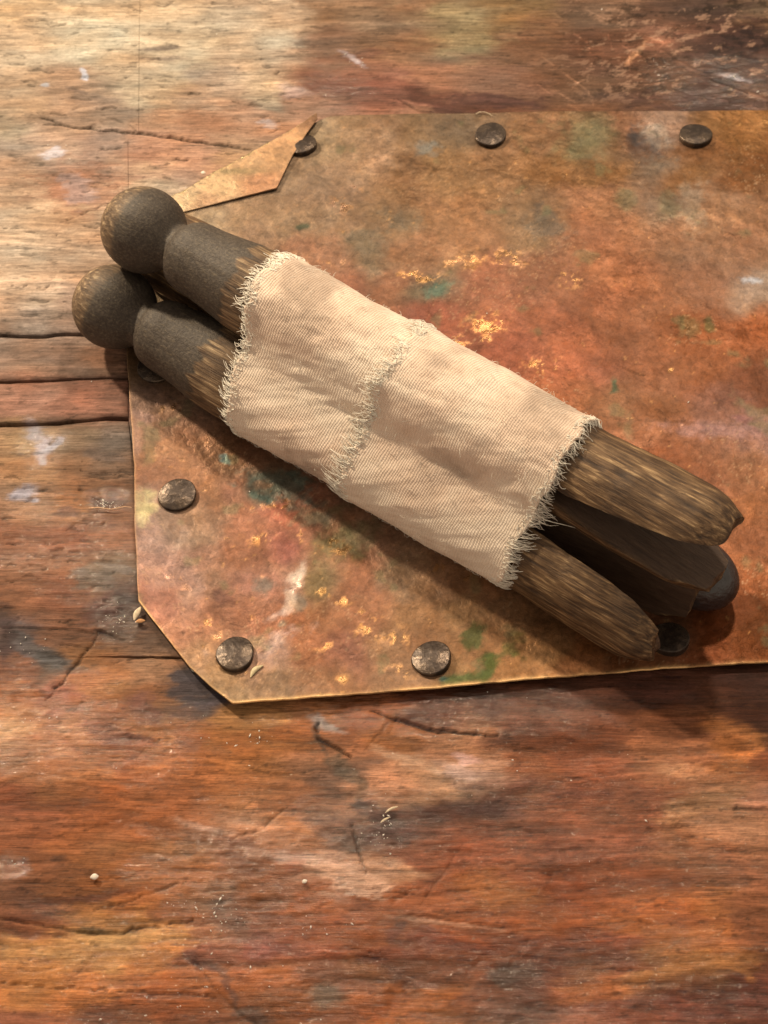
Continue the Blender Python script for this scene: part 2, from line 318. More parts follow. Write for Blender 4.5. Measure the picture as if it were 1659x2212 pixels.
# cracks and crevices in the wood: points, width(px), depth(cm), colour darkening
WOODL = [
([(83,248),(157,271),(306,285),(430,305),(550,320)],4,.05,.30),([(230,250),(275,262),(300,285)],3,.02,.6),
([(240,445),(262,425),(275,415)],4,.03,.5),([(140,470),(190,450),(240,440)],3,.02,.6),([(186,1027),(280,1028)],3,.02,.6),([(0,1353),(140,1355),(300,1372)],3,.02,.55),
([(92,1510),(140,1460),(195,1390),(215,1365)],4,.03,.5),([(690,1560),(683,1590),(720,1610),(760,1635)],5,.05,.35),([(790,1525),(850,1550),(930,1575),(1080,1590)],5,.05,.38),
([(0,1980),(60,1992),(150,2005),(200,2014),(270,2010),(340,1996),(420,1985)],4,.03,.4),([(0,2120),(120,2128),(220,2135),(480,2150)],3,.03,.55),([(400,2065),(430,2085),(460,2130),(520,2190),(560,2212)],5,.015,.62),([(880,1965),(980,1980),(1080,1992)],4,-.02,1.25),
([(760,1780),(775,1840),(790,1885)],5,.03,.5),([(500,1815),(560,1790),(620,1740)],4,.02,.7),([(1680,1745),(1720,1745),(1659,1746),(1590,1748)],6,.03,.45),([(200,1965),(330,1925),(400,1900)],3,.02,.6),
([(1430,110),(1560,180),(1659,215)],6,-.015,1.5),([(1500,150),(1620,200)],4,.02,.6),([(1530,205),(1659,240)],4,-.01,1.5),([(1390,70),(1470,110),(1659,170)],3,-.01,1.4),
([(860,210),(905,235),(935,238)],5,.02,.55),([(700,1900),(880,1930)],3,.02,.8),([(1000,1820),(900,1960)],4,.012,.75),
([(240,1430),(300,1415),(395,1420)],3,.02,.6),([(200,1355),(240,1370),(270,1380)],4,.03,.5),
]
rsd = random.Random(4)
for i in range(170):                        # short drying checks and pores, dense on the pale upper left board
    x = rsd.uniform(0, 640); y = rsd.uniform(0, 700) if i < 120 else rsd.uniform(930, 1400)
    if y > 900: x *= .42
    l = rsd.uniform(10, 46); WOODL.append(([(x, y), (x+l*.5, y+rsd.uniform(-3, 3)), (x+l, y+rsd.uniform(-4, 4))], rsd.uniform(1.6, 3.6), .02, rsd.uniform(.42, .72)))
for i in range(60):
    x = rsd.uniform(0, 1659); y = rsd.uniform(1550, 2212); l = rsd.uniform(30, 130)
    WOODL.append(([(x, y), (x+l*.5, y+rsd.uniform(-4, 4)), (x+l, y+rsd.uniform(-8, 8))], rsd.uniform(2, 4), .012, rsd.uniform(.55, .8)))
for i in range(44):                         # scratches, pale, on the dark upper right board
    x = rsd.uniform(1150, 1659); y = rsd.uniform(10, 225); l = rsd.uniform(12, 60); a = R(rsd.choice([25, 30, 35, -40, 80]))
    WOODL.append(([(x, y), (x+l*math.cos(a), y+l*math.sin(a))], rsd.uniform(1.5, 3), -.004, rsd.uniform(1.3, 1.8)))
for i in range(16):
    x = rsd.uniform(100, 1500); y = rsd.uniform(1600, 2150); l = rsd.uniform(30, 120); a = R(rsd.choice([-45, -42, -50, -30]))
    WOODL.append(([(x, y), (x+l*math.cos(a), y+l*math.sin(a))], rsd.uniform(2, 4), .008, rsd.uniform(.7, 1.3)))
# glossy lacquer regions (x, y, rx, ry, amount)
WOODG = [(230,1080,60,36,1),(170,1180,170,120,.55),(100,1560,200,130,.7),(560,1900,260,180,.8),(760,1780,180,110,.8),(300,1600,180,90,.8),(250,1330,70,60,.9),(1000,1540,400,60,.75),(900,2100,900,200,.5),
         (720,180,80,50,.6),(1560,170,160,60,.7),(90,960,50,60,.6),(20,1870,40,30,1),(1200,1800,500,200,.35),(120,325,40,20,.5)]
def idw(px, py, pts, power=4.2, sy=1.5):
    pts = np.asarray(pts, float); C = lin(pts[:, 2:5])
    num = np.zeros(px.shape+(3,)); den = np.zeros(px.shape)
    for (x, y), c in zip(pts[:, :2], C):
        w_ = 1/(((px-x)**2+((py-y)*sy)**2)+160.0)**(power/2)
        num += w_[..., None]*c; den += w_
    return num/den[..., None]
def blobs(C, px, py, B, wx, wy, sf):
    for (x, y, rx, ry, ang, c, s, soft) in B:
        R_ = max(rx, ry)*2.4
        m = (abs(px-x) < R_) & (abs(py-y) < R_)
        if not m.any(): continue
        ax, ay = px[m]-x+wx[m]*min(rx, 60)*.5, py[m]-y+wy[m]*min(ry, 40)*.6
        ca, sa = math.cos(R(ang)), math.sin(R(ang))
        d = np.hypot((ax*ca+ay*sa)/rx, (-ax*sa+ay*ca)/ry)+sf[m]*.28
        k = (sstep(1+soft, 1-soft, d)*s)[:, None]
        C[m] = C[m]*(1-k)+lin(c)*k
    return C
def lines(C, Z, px, py, L, x, y):
    j = fbm(px/22, py/22, 41, 3)
    for (pts, wd, dep, dark) in L:
        P = np.asarray(pts, float); lo = P.min(0)-25; hi = P.max(0)+25
        m = (px > lo[0]) & (px < hi[0]) & (py > lo[1]) & (py < hi[1])
        if not m.any(): continue
        d, al = polydist(px[m]+j[m]*5, py[m]+j[m]*4, pts)
        ww = wd*(.35+.9*np.sin(np.pi*np.clip(al*.92+.04, 0, 1))**.6)*(1+.5*j[m])
        k = sstep(ww*.85, ww*.25, d)
        C[m] *= (1+(dark-1)*k)[:, None]
        if Z is not None: Z[m] -= dep*k
    return C, Z
def wood_surface(x, y):
    px, py = PX(x, y)
    px = np.clip(px, -400, 2060); py = np.clip(py, -600, 2900)
    w1 = fbm(x*.8, y*2.6, 1, 6, .6); w2 = fbm(x*.9+7, y*2.8, 9, 6, .6)
    lowg = sstep(1380, 1600, py)
    C = idw(px+w1*44*(1+lowg), py+w2*26, WOODC)
    kl = (.16*lowg)[..., None]; C = C*(1-kl)+lin((138, 86, 56))*kl
    wx = fbm(x*1.6, y*3.4, 5, 4); wy = fbm(x*1.7, y*3.0, 13, 4); sf = fbm(x*4, y*10, 21, 6, .68)
    C = blobs(C, px, py, [(*b[:6], b[6]*(.9 if sum(b[5]) < 330 else 1), b[7]) for b in WOODB], wx, wy, sf*2.2)
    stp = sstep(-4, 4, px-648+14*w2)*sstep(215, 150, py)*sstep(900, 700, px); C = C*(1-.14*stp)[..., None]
    # flowing figure of the grain: stretched noise bent by a slow warp
    bend = fbm(x*.25, y*.35, 31, 3)*.9
    g1 = fbm(x*.45, (y+bend*.35)*6.5, 33, 5, .6); g2 = fbm(x*1.2, (y+bend*.35)*24, 37, 4, .65); g3 = fbm(x*3.2, y*6, 43, 5, .62)
    amp = .75+.55*lowg
    C = C*np.exp((.24*g1*amp+.20*g2+.19*g3))[..., None]
    lum = (C@np.array([.3, .6, .1]))[..., None]; sat = (1.04-.01*lowg)[..., None]; C = np.clip(lum+(C-lum)*sat, .002, 1)
    i1 = sstep(-.03, .04, fbm(x*.7+w1*.5, y*2.4+w2*.4, 53, 6, .62)); i2 = sstep(.06, .11, fbm(x*1.8+w2*.5, y*6.5, 57, 6, .62)); i3 = sstep(.30, .38, fbm(x*1.1+w1, y*9, 59, 5, .6))
    C = C*np.exp(.20*(i1-.5)*(1+.4*lowg)-.17*(i2-.35)+.15*i3)[..., None]
    rg = sstep(.045, .0, np.abs(fbm(x*.42+w1*.25, (y+bend*.5)*3.6, 65, 5, .55))); rg2 = sstep(.05, .0, np.abs(fbm(x*.8+w2*.3, (y+bend*.5)*9, 69, 4, .55)))
    C = C*np.exp(-(.32*rg+.22*rg2)*(.35+.65*lowg))[..., None]
    # reddish and grey drift of the stain
    r = fbm(x*1.1, y*2.4, 51, 4); C = C*np.stack([1+.10*r, 1-.03*r, 1-.14*r], -1)
    ur = sstep(250, 170, py)*sstep(1050, 1420, px)
    ck = ur*sstep(.30, .50, fbm(x*3.4+y*1.2, y*7-x*2.4, 63, 6, .72)); C = C*(1-.6*ck[..., None])+lin((190, 142, 104))*.6*ck[..., None]
    ck = ur*sstep(.15, .5, fbm(x*4+9, y*6, 67, 6, .7)); C = C*(1-.6*ck[..., None])
    # dark pin pores and dabs
    dab = fbm(x*5, y*20, 61, 3, .7); C = C*(1-.45*sstep(.62, .9, dab))[..., None]
    Z = .018*fbm(x*.5, y*.8, 71, 4)+.010*g1+.006*g2+.006*g3+lowg*.05*fbm(x*.45, y*.6, 75, 3)
    C, Z = lines(C, Z, px, py, WOODL, x, y)
    gl = np.zeros(x.shape)
    for (bx, by, rx, ry, am) in WOODG:
        gl = np.maximum(gl, am*sstep(1.2, .5, np.hypot((px-bx)/rx, (py-by)/ry)+.3*w1+.25*g3))
    # raised lacquer beads where glossy
    Z += gl*.012*fbm(x*7, y*9, 81, 2)
    A = albedo(C*np.stack([1.14-.05*lowg, 1.08-.15*lowg, 1.10-.20*lowg], -1), x, y, WG, np.array([.006, .008, .009])+.003*gl[..., None])
    return Z-.045, np.concatenate([A, np.clip(gl, 0, 1)[..., None]], -1)
WG = 1.07
def axis(lo, hi, dlo, dhi, step, coarse=2.0):
    a = [lo]
    while a[-1] < hi:
        t = a[-1]; s_ = step if dlo <= t < dhi else coarse
        if t < dlo: s_ = min(coarse, max(step, dlo-t))
        a.append(min(hi, t+s_))
    return np.array(a)
def board(name, xl, xr, ylo, yhi, step=.024, parent=None, jag=.012, sd=0, rnd=.035, tight=(0, 0)):
    """A plank between two edge curves; xl / xr are numbers or functions of y, ylo / yhi of x."""
    X0 = xl if isinstance(xl, (int, float)) else -4.2; X1 = xr if isinstance(xr, (int, float)) else -4.2
    xs = axis(X0, X1, max(X0, -7.2), min(X1, 7.2), step)
    mid = (X0+X1)/2
    y0n, y1n = float(ylo(np.array([max(-5., min(5., mid))]))[0]), float(yhi(np.array([max(-5., min(5., mid))]))[0])
    ys = axis(0, 1, (max(-8.6, y0n)-y0n)/(y1n-y0n), (min(11.7, y1n)-y0n)/(y1n-y0n), step/(y1n-y0n), 2/(y1n-y0n))
    eps = .004/(y1n-y0n)
    ys = np.unique(np.r_[ys, eps, 1-eps, 3*eps, 1-3*eps]); xs = np.unique(np.r_[xs, X0+.006, X1-.006, X0+.015, X1-.015])
    X, T = np.meshgrid(xs, ys)
    lo = ylo(X)+jag*fbm(X*2.5, X*0+sd, 90+sd, 4); hi = yhi(X)+jag*fbm(X*2.5, X*0+sd+5, 95+sd, 4)
    Y = lo+(hi-lo)*T
    if not isinstance(xl, (int, float)): X = X+(xl(Y)-X0)*(1-(X-X0)/(X1-X0))
    if not isinstance(xr, (int, float)): X = X+(xr(Y)-X1)*((X-X0)/(X1-X0))
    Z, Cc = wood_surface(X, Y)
    ex = lambda d, k: k*np.exp(-np.clip(d, 0, None)/rnd)
    e = np.maximum(ex(Y-lo, .12 if tight[0] else 1), ex(hi-Y, .12 if tight[1] else 1))
    far_ = .03+.5*sstep(4.5, 3.5, Y)
    if not isinstance(xl, (int, float)): e = np.maximum(e, ex(X-xl(Y), 1)*far_)
    if not isinstance(xr, (int, float)): e = np.maximum(e, ex(xr(Y)-X, 1)*far_)
    Z = Z-.035*e; Cc[..., :3] *= (1-.45*e)[..., None]
    nr, nc = X.shape
    V = np.stack([X, Y, Z], -1).reshape(-1, 3); F = gridfaces(nr, nc)
    idx = np.arange(nr*nc).reshape(nr, nc)
    ring = np.r_[idx[0, :], idx[1:, -1], idx[-1, -2::-1], idx[-2:0:-1, 0]]
    lowv = V[ring].copy(); lowv[:, 2] = -.6
    n = len(ring); a = np.arange(n); b = (a+1) % n; base = len(V)
    SF = np.stack([ring[a], base+a, base+b, ring[b]], -1)
    lc = Cc.reshape(-1, 4)[ring].copy(); lc[:, :3] *= .35; lc[:, 3] = 0
    return mesh(name, np.r_[V, lowv], np.r_[F, SF], M_wood, parent, colr=np.r_[Cc.reshape(-1, 4), lc])
def curve_x(pts, off=0.0):                  # y as a function of x from pixel points
    g = G([p[0] for p in pts], [p[1] for p in pts]); return lambda x: np.interp(x, g[:, 0], g[:, 1])+off
table = empty('tabletop'); tag(table, kind='structure')
seam = G([302, 300, 299, 276, 277, 277, 290, 400], [-40, 120, 284, 300, 450, 905, 1000, 1417])
sy, sx = seam[::-1, 1], seam[::-1, 0]
SX = lambda off: (lambda y: np.interp(y, sy, sx)+off)
c1 = [(-500, 716), (0, 719), (70, 721), (110, 717), (195, 717), (277, 722)]
c2 = [(-500, 826), (0, 819), (60, 816), (150, 812), (277, 812)]
c3 = [(-500, 918), (0, 913), (90, 909), (190, 899), (250, 901), (277, 900)]
sm = lambda o: (lambda x: np.full_like(x, G(0, 1417)[1]+o)+.03*np.sin(x*.9))
far = lambda x: np.full_like(x, 30.0); near = lambda x: np.full_like(x, -22.0)
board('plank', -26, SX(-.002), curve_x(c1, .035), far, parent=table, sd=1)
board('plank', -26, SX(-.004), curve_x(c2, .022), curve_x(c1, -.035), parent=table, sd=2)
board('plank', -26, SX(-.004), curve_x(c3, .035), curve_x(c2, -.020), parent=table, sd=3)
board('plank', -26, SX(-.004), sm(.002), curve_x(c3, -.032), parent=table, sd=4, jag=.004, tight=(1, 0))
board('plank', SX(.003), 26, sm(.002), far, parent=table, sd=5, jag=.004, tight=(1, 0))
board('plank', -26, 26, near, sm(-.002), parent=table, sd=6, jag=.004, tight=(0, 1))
V = [(x, y, z) for z in (-.9, -.58) for x, y in ((-26, -22), (26, -22), (26, 30), (-26, 30))]
mesh('underlayer', V, [(0, 3, 2, 1), (4, 5, 6, 7), (0, 1, 5, 4), (1, 2, 6, 5), (2, 3, 7, 6), (3, 0, 4, 7)], M_under, table, smooth=False)
# ------------------------------------------------------------------ copper
COPC = [
(700,290,176,128,84),(800,270,164,112,70),(900,290,158,110,68),(1000,260,150,104,66),(1180,280,156,102,62),(1260,300,136,106,66),(1330,270,156,98,62),(1420,280,178,126,92),(1600,280,158,98,44),(1650,340,142,78,32),
(650,400,176,126,84),(730,380,182,128,84),(800,350,190,136,92),(860,380,152,102,62),(950,360,162,108,60),(1050,360,162,106,60),(1200,360,148,92,46),(1300,370,146,90,44),(1400,330,128,98,74),(1480,370,150,88,40),(1600,390,144,78,32),
(450,450,196,144,96),(540,450,178,124,80),(650,480,170,118,76),(760,480,160,106,66),(860,440,160,106,62),(1000,450,166,106,62),(1150,440,154,104,64),(1300,440,166,102,62),(1450,440,158,112,78),(1580,450,166,108,68),
(560,510,182,124,80),(680,530,172,104,64),(800,540,140,100,66),(900,530,166,102,60),(1000,510,180,114,66),(1150,500,158,104,62),(1300,500,170,98,56),(1450,520,158,98,60),(1620,520,158,98,60),
(740,600,170,94,56),(850,600,172,98,56),(950,620,136,102,68),(1050,620,172,94,56),(1200,600,164,92,54),(1350,600,162,92,52),(1500,600,160,94,56),(1640,600,178,126,90),
(960,700,172,86,52),(1080,690,178,92,54),(1200,690,168,88,50),(1350,690,158,86,48),(1500,700,156,80,38),(1640,700,156,78,36),
(1100,770,170,84,50),(1250,780,172,88,50),(1400,790,160,86,46),(1550,800,154,78,36),(1650,850,140,70,36),
(1300,870,160,92,50),(1420,890,150,82,42),(1550,900,158,92,62),(1640,920,168,104,78),(1380,950,158,92,56),(1480,960,158,86,50),(1600,1000,164,92,50),(1450,1020,150,78,40),(1640,1100,160,88,44),(1620,1200,160,86,44),
(1650,1350,122,58,22),(1560,1350,132,60,24),(1450,1350,124,70,40),(1500,1430,140,66,28),(1350,1440,140,74,34),(1640,1420,130,62,24),  # dark lower-right tones keep cast shadow in the copper colour
(300,800,140,92,54),(320,880,186,124,86),(360,920,176,116,76),(300,960,176,116,82),(400,940,168,104,66),(320,1020,170,104,66),(350,980,172,108,66),(450,980,164,104,66),(500,1000,146,96,62),(520,1040,160,96,64),(600,1050,122,100,74),(470,1060,164,102,62),
(310,1100,190,130,96),(310,1150,184,124,92),(360,1140,170,118,84),(420,1130,168,114,76),(470,1130,166,112,76),(560,1110,180,104,66),(640,1100,176,92,60),(720,1120,160,98,60),(310,1210,186,120,88),(380,1200,176,112,80),(450,1200,176,108,72),(530,1180,162,92,56),(600,1180,166,86,62),(680,1180,166,98,62),(760,1180,166,106,66),
(330,1280,182,108,76),(400,1270,176,114,82),(470,1260,162,100,64),(540,1270,176,104,72),(600,1260,174,108,74),(680,1260,142,100,56),(780,1240,168,94,54),(880,1230,162,110,70),(960,1250,152,100,62),(1060,1280,158,98,56),(380,1340,176,110,76),(450,1340,162,96,62),(540,1340,162,96,62),(620,1330,162,92,54),(700,1330,162,94,52),(800,1330,172,98,54),(900,1320,166,104,56),(1000,1320,160,104,56),(1100,1340,158,98,52),
(420,1420,170,116,76),(580,1400,176,122,92),(680,1400,160,92,54),(760,1400,162,92,60),(850,1390,164,102,58),(1050,1420,150,92,48),(1150,1400,170,110,58),(1250,1430,160,92,44),(480,1490,158,110,68),(600,1480,156,104,64),(720,1480,160,98,56),(850,1480,164,106,64),(1000,1480,148,94,48),(1100,1460,160,98,48),
]
COPB = [
(945,628,22,14,0,(114,118,84),.9,.5),(1260,305,50,40,0,(134,112,70),.75,.7),(1400,310,34,26,30,(96,80,70),.85,.6),(1370,305,16,22,0,(74,68,64),.8,.5),(1420,290,34,18,20,(196,160,126),.6,.6),(870,470,40,26,0,(134,104,74),.7,.6),(800,520,40,30,0,(136,104,72),.7,.6),(920,320,20,14,0,(138,124,104),.7,.6),
(650,490,16,7,0,(86,84,56),.9,.5),(1180,490,40,34,0,(124,98,74),.7,.6),(1350,430,20,24,0,(112,110,74),.5,.6),(1450,440,26,30,0,(126,112,72),.5,.6),(1490,710,20,16,0,(124,96,52),.6,.6),(1330,835,10,16,0,(88,96,60),.8,.4),(1530,705,14,14,0,(104,96,52),.7,.5),(1330,840,9,12,0,(74,84,56),.7,.5),
(490,993,14,9,30,(120,142,128),.8,.4),(600,1050,60,26,20,(110,110,88),.8,.5),(560,1075,18,8,20,(104,116,92),.7,.5),(640,1040,22,8,20,(108,116,94),.6,.5),(580,1080,26,10,0,(106,116,94),.6,.6),(625,1025,12,8,0,(106,116,94),.6,.5),(570,1050,18,10,0,(180,116,70),.6,.5),
(680,1120,34,26,0,(130,112,80),.7,.6),(610,1350,8,8,0,(120,112,90),.6,.5),(570,1270,22,14,0,(120,102,80),.7,.6),(640,1300,16,20,0,(110,112,92),.5,.5),(720,1190,50,34,-30,(126,96,48),.6,.7),(760,1170,60,26,-30,(132,110,64),.5,.6),(480,1290,28,14,0,(112,66,52),.6,.5),
(1025,1380,32,26,-60,(82,84,40),.85,.5),(1060,1440,40,22,-40,(76,84,34),.9,.5),(1000,1470,46,12,-10,(92,92,42),.9,.5),(1100,1400,30,12,-60,(104,92,44),.7,.5),(955,1470,12,6,0,(70,92,68),.9,.4),
(310,1095,22,30,20,(232,186,110),.85,.7),(300,1130,10,12,0,(224,176,112),.7,.6),(640,1240,14,30,35,(234,180,140),.8,.7),(625,1300,10,24,15,(220,168,130),.8,.6),(600,1330,24,8,-30,(206,160,132),.7,.6),(440,1410,10,8,0,(204,150,118),.5,.5),(590,1390,50,14,-25,(198,154,130),.6,.7),  # bright golden blobs: lamp sheen painted into the copper colour
(1560,930,120,14,3,(182,118,98),.6,.7),(1620,905,40,8,0,(170,90,80),.5,.7),(1625,606,26,7,0,(214,180,158),.85,.6),(700,760,10,10,0,(200,120,80),.1,.5),  # the small pale blob far right is a painted sparkle
(1560,340,200,22,6,(140,78,32),.5,.5),(870,400,30,60,0,(150,96,54),.3,.6),(1500,450,26,44,0,(182,142,104),.5,.6),(540,460,60,8,-16,(196,138,86),.4,.6),(300,900,30,10,0,(196,132,100),.6,.6),
(320,830,50,10,0,(146,98,62),.3,.6),(400,1290,20,12,0,(198,132,92),.6,.6),
]
FLAKE = [(565,1165,34,14),(640,1160,14,12),(650,1155,8,20),(370,1245,30,12),(400,1275,16,12),(395,1305,10,14),(540,1200,12,8),(640,1260,24,26),(700,1280,22,12),(740,1300,20,12),(780,1330,12,12),(810,1360,50,28),(860,1380,26,22),(700,1395,24,16),(860,1455,30,20),(740,1470,14,12),(520,1290,30,14),(540,1330,10,22),(450,1350,12,16),(470,1370,12,18),(560,1380,14,10),(720,1170,12,8),(740,1190,34,12),(600,1090,30,14),(560,1095,34,10),(380,880,40,14),(1050,730,20,14),(1000,560,60,26),(1100,560,50,26),(1230,600,30,26),(980,740,40,20),(740,440,30,30),(770,410,14,20),(640,440,10,10),(1050,700,50,30),(900,600,60,20),(830,480,20,10),(640,590,20,40),(720,560,40,14),(1180,790,60,20),(1360,780,16,8),(1450,800,10,6),(600,350,16,8),(1160,1260,10,10)]
COPL = [([(1150,392),(1400,400),(1659,416)],5,.01,.80),([(1300,903),(1480,912),(1659,921)],4,.01,.78),([(1330,786),(1372,806),(1395,812)],4,.01,.6),([(1450,705),(1490,712)],4,.01,.6),([(1420,725),(1470,740)],3,.01,.7),
 ([(880,410),(960,420),(1050,405)],4,.01,.82),([(640,1010),(700,1060)],3,.01,.8),([(560,1270),(610,1350),(590,1400)],3,.01,1.35),([(330,905),(345,890),(360,868)],3,.01,1.5),([(430,900),(470,912),(540,940)],3,.01,1.3),([(700,430),(715,480),(730,540)],5,.01,1.2)]
rc = random.Random(9)
for i in range(60):
    x_ = rc.uniform(300, 1640); y_ = rc.uniform(270, 1480); l_ = rc.uniform(15, 70); a_ = rc.uniform(0, 3.14)
    COPL.append(([(x_, y_), (x_+l_*.5*math.cos(a_)+3, y_+l_*.5*math.sin(a_)), (x_+l_*math.cos(a_), y_+l_*math.sin(a_))], rc.uniform(1.2, 2.4), .002, rc.choice([.8, 1.25, 1.4])))
def copper_surface(x, y, zoff=0.0):
    px, py = PX(x, y, .07)
    px = np.clip(px, -100, 2300); py = np.clip(py, 100, 1700)
    w1 = fbm(x*1.3, y*1.3, 101, 5); w2 = fbm(x*1.3+5, y*1.3, 108, 5)
    C = idw(px+w1*38, py+w2*34, COPC, 3.8, 1.15)
    wx = fbm(x*3, y*3, 111, 4); wy = fbm(x*3, y*3, 113, 4); sf = fbm(x*7, y*7, 117, 5, .65)
    C = blobs(C, px, py, COPB, wx, wy, sf*2.4)
    C = C*.82+(C@np.array([.3, .55, .15]))[..., None]*np.array([1.08, .90, .78])*.18
    m1 = fbm(x*1.7, y*1.9, 121, 6, .65); m2 = fbm(x*5.5, y*5.5, 127, 5, .65); m3 = fbm(x*.8, y*.9, 133, 4)
    m4 = fbm(x*13, y*13, 129, 4, .7); isl = sstep(.0, .12, fbm(x*2.6+w1*.6, y*2.6, 131, 6, .65)); is2 = sstep(.1, .2, fbm(x*6+w2*.8, y*6, 139, 5, .65))
    C = C*np.exp(.15*m1+.17*m2+.11*m4+.12*(isl-.5)+.12*(is2-.4))[..., None]
    C = C*np.stack([1+.05*m3, 1-.05*m3, 1-.13*m3-.05*m1], -1)
    gl = np.zeros(x.shape)
    fl = fbm(x*9, y*9, 141, 4, .7)
    for (bx, by, rx, ry) in FLAKE:           # worn-through bright flakes
        d = np.hypot((px-bx)/rx, (py-by)/ry)
        m = d < 2
        k = np.zeros(x.shape); k[m] = sstep(1.5, .3, d[m])*sstep(.12, .32, fl[m]+.30*(1-d[m])-.12)
        gl = np.maximum(gl, k)
    gl = np.maximum(gl, sstep(.80, .98, fl+.35*m1-.1)*.6)
    kk = (gl*.55)[..., None]; C = C*(1-kk)+np.maximum(C*1.3, lin((222, 150, 84)))*kk
    net = sstep(.055, .0, np.abs(fbm(x*5.5+w1, y*5.5+w2, 145, 5, .62)))*sstep(.05, .45, fbm(x*.8, y*.9, 147, 3)+.25*m2); C = C*(1-.38*net[..., None])+lin((216, 158, 110))*.38*net[..., None]
    C, _ = lines(C, None, px, py, COPL, x, y)
    grn = sstep(.62, .95, fbm(x*2.2, y*2.2, 151, 4))*.35; C = C*(1-grn[..., None])+lin((118, 112, 74))*grn[..., None]
    drk = sstep(.55, .9, fbm(x*14, y*14, 155, 3)); C *= (1-.18*drk)[..., None]
    A = albedo(C*np.array([1.04, 1.14, 1.16]), x, y, CG, np.array([.005, .010, .012]))
    Z = .014*fbm(x*.55, y*.55, 161, 3)+.006*m1+.003*m2
    return Z, np.concatenate([A, np.clip(gl+.25*(m3 > .3), 0, 1)[..., None]], -1)
CG = 1.02
def copper_sheet(name, X, Y, Z, Cc, ring_dark=.8, thick=.035, parent=None, edge=None):
    nr, nc = X.shape
    V = np.stack([X, Y, Z], -1).reshape(-1, 3); F = gridfaces(nr, nc)
    idx = np.arange(nr*nc).reshape(nr, nc)
    ring = np.r_[idx[0, :], idx[1:, -1], idx[-1, -2::-1], idx[-2:0:-1, 0]]
    lowv = V[ring].copy(); lowv[:, 2] -= thick
    n = len(ring); a = np.arange(n); b = (a+1) % n; base = len(V)
    SF = np.stack([ring[a], base+a, base+b, ring[b]], -1)
    lc = Cc.reshape(-1, 4)[ring].copy(); lc[:, :3] = np.clip(lc[:, :3]*ring_dark, 0, 1)
    o = mesh(name, np.r_[V, lowv], np.r_[F, SF], M_cop, parent, colr=np.r_[Cc.reshape(-1, 4), lc])
    return o
NAILS = [(383,1067),(508,1413),(933,1423),(1447,1379),(1060,290),(1503,291),(652,311),(335,795)]
NG = G([n[0] for n in NAILS], [n[1] for n in NAILS], .12)
top = G([277, 330, 400, 470, 540, 620, 686, 712, 900, 1250, 1659, 2600], [520, 478, 446, 404, 352, 304, 262, 251, 247, 240, 239, 236], .07)
bot = G([300, 352, 410, 460, 503, 700, 1000, 1240, 1460, 1659, 2600], [1300, 1366, 1441, 1490, 1523, 1508, 1484, 1462, 1443, 1431, 1370], .07)
lef = G([277, 276, 275, 280, 286, 291, 291, 296, 300], [487, 600, 770, 850, 950, 1010, 1100, 1230, 1300], .07)
X0 = float(bot[0, 0]); xs = axis(X0, 12, X0, 7.2, .024, .5); ts = np.linspace(0, 1, 400)
ts = np.unique(np.r_[ts, .0006, .9994]); xs = np.unique(np.r_[xs, X0+.006])
X, T = np.meshgrid(xs, ts)
lo = np.interp(X, bot[:, 0], bot[:, 1])+.010*fbm(X*3, X*0, 171, 4); hi = np.interp(X, top[:, 0], top[:, 1])+.004*fbm(X*3, X*0, 175, 4)
Y = lo+(hi-lo)*T
xl = np.interp(Y, lef[::-1, 1], lef[::-1, 0])+.008*fbm(Y*3, Y*0, 177, 4)
X = X+(xl-X0)*np.exp(-(X-X0)/.5)
Z, Cc = copper_surface(X, Y)
for g in NG:
    d = np.hypot(X-g[0], Y-g[1]); Z -= .018*np.exp(-(d/.42)**2)
dl, dt, db = X-xl, hi-Y, Y-lo
Z += .05*np.exp(-db/.5)*sstep(-3.2, -2.3, X)*(.35+.65*sstep(5.5, 0, X))+.02*np.exp(-dl/.25)
Z += .035*np.exp(-dt/.4)*sstep(-1.0, -2.2, X)
de = np.minimum(np.minimum(dl, dt), db)
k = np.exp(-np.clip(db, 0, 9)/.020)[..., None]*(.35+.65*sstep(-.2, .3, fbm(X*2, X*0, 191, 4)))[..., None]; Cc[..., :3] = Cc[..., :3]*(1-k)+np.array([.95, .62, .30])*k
k = np.exp(-np.clip(dl, 0, 9)/.012)[..., None]*.5; Cc[..., :3] = Cc[..., :3]*(1-k)+np.array([.55, .34, .18])*k
Z += .075
cop_z = lambda x, y: float(Z.ravel()[np.argmin((X-x)**2+(Y-y)**2)])
plate = copper_sheet('copper_plate', X, Y, Z, Cc, 1.0)
tag(plate, 'large tarnished reddish copper sheet with cut corners, nailed flat under the peg bundle', 'copper sheet')
CX, CY, CZ = X, Y, Z
# the small scrap of brighter copper tucked under the top left cut corner
a0 = G([290, 360, 430, 520, 600, 655, 684], [472, 432, 393, 343, 303, 274, 255], .05); b0 = G([300, 412, 500, 598, 632, 664, 686], [480, 452, 430, 406, 336, 287, 259], .13)
u = np.linspace(0, 1, 260); v = np.linspace(0, 1, 70)
U, Vv = np.meshgrid(u, v)
ux = np.linspace(0, 1, 7)
XA, YA = np.interp(U, ux, a0[:, 0]), np.interp(U, ux, a0[:, 1]); XB, YB = np.interp(U, ux, b0[:, 0]), np.interp(U, ux, b0[:, 1])
X, Y = XB+(XA-XB)*Vv, YB+(YA-YB)*Vv
Y = Y+.05*fbm(X*2.2, X*0, 183, 4)*Vv
px_, py_ = PX(X, Y, .04)
Z2, C2 = copper_surface(X, Y)
SC = idw(px_, py_, [(600,340,214,156,104),(540,370,216,162,110),(470,410,212,164,112),(400,430,214,170,120),(560,400,206,142,96),(620,320,222,160,106),(450,440,202,150,104),(680,262,150,104,70)])
f5 = fbm(X*2.2, Y*2.4, 181, 5, .6); f6 = fbm(X*9, Y*9, 185, 4, .65)
SC = SC*np.exp(.20*f5+.14*f6)[..., None]
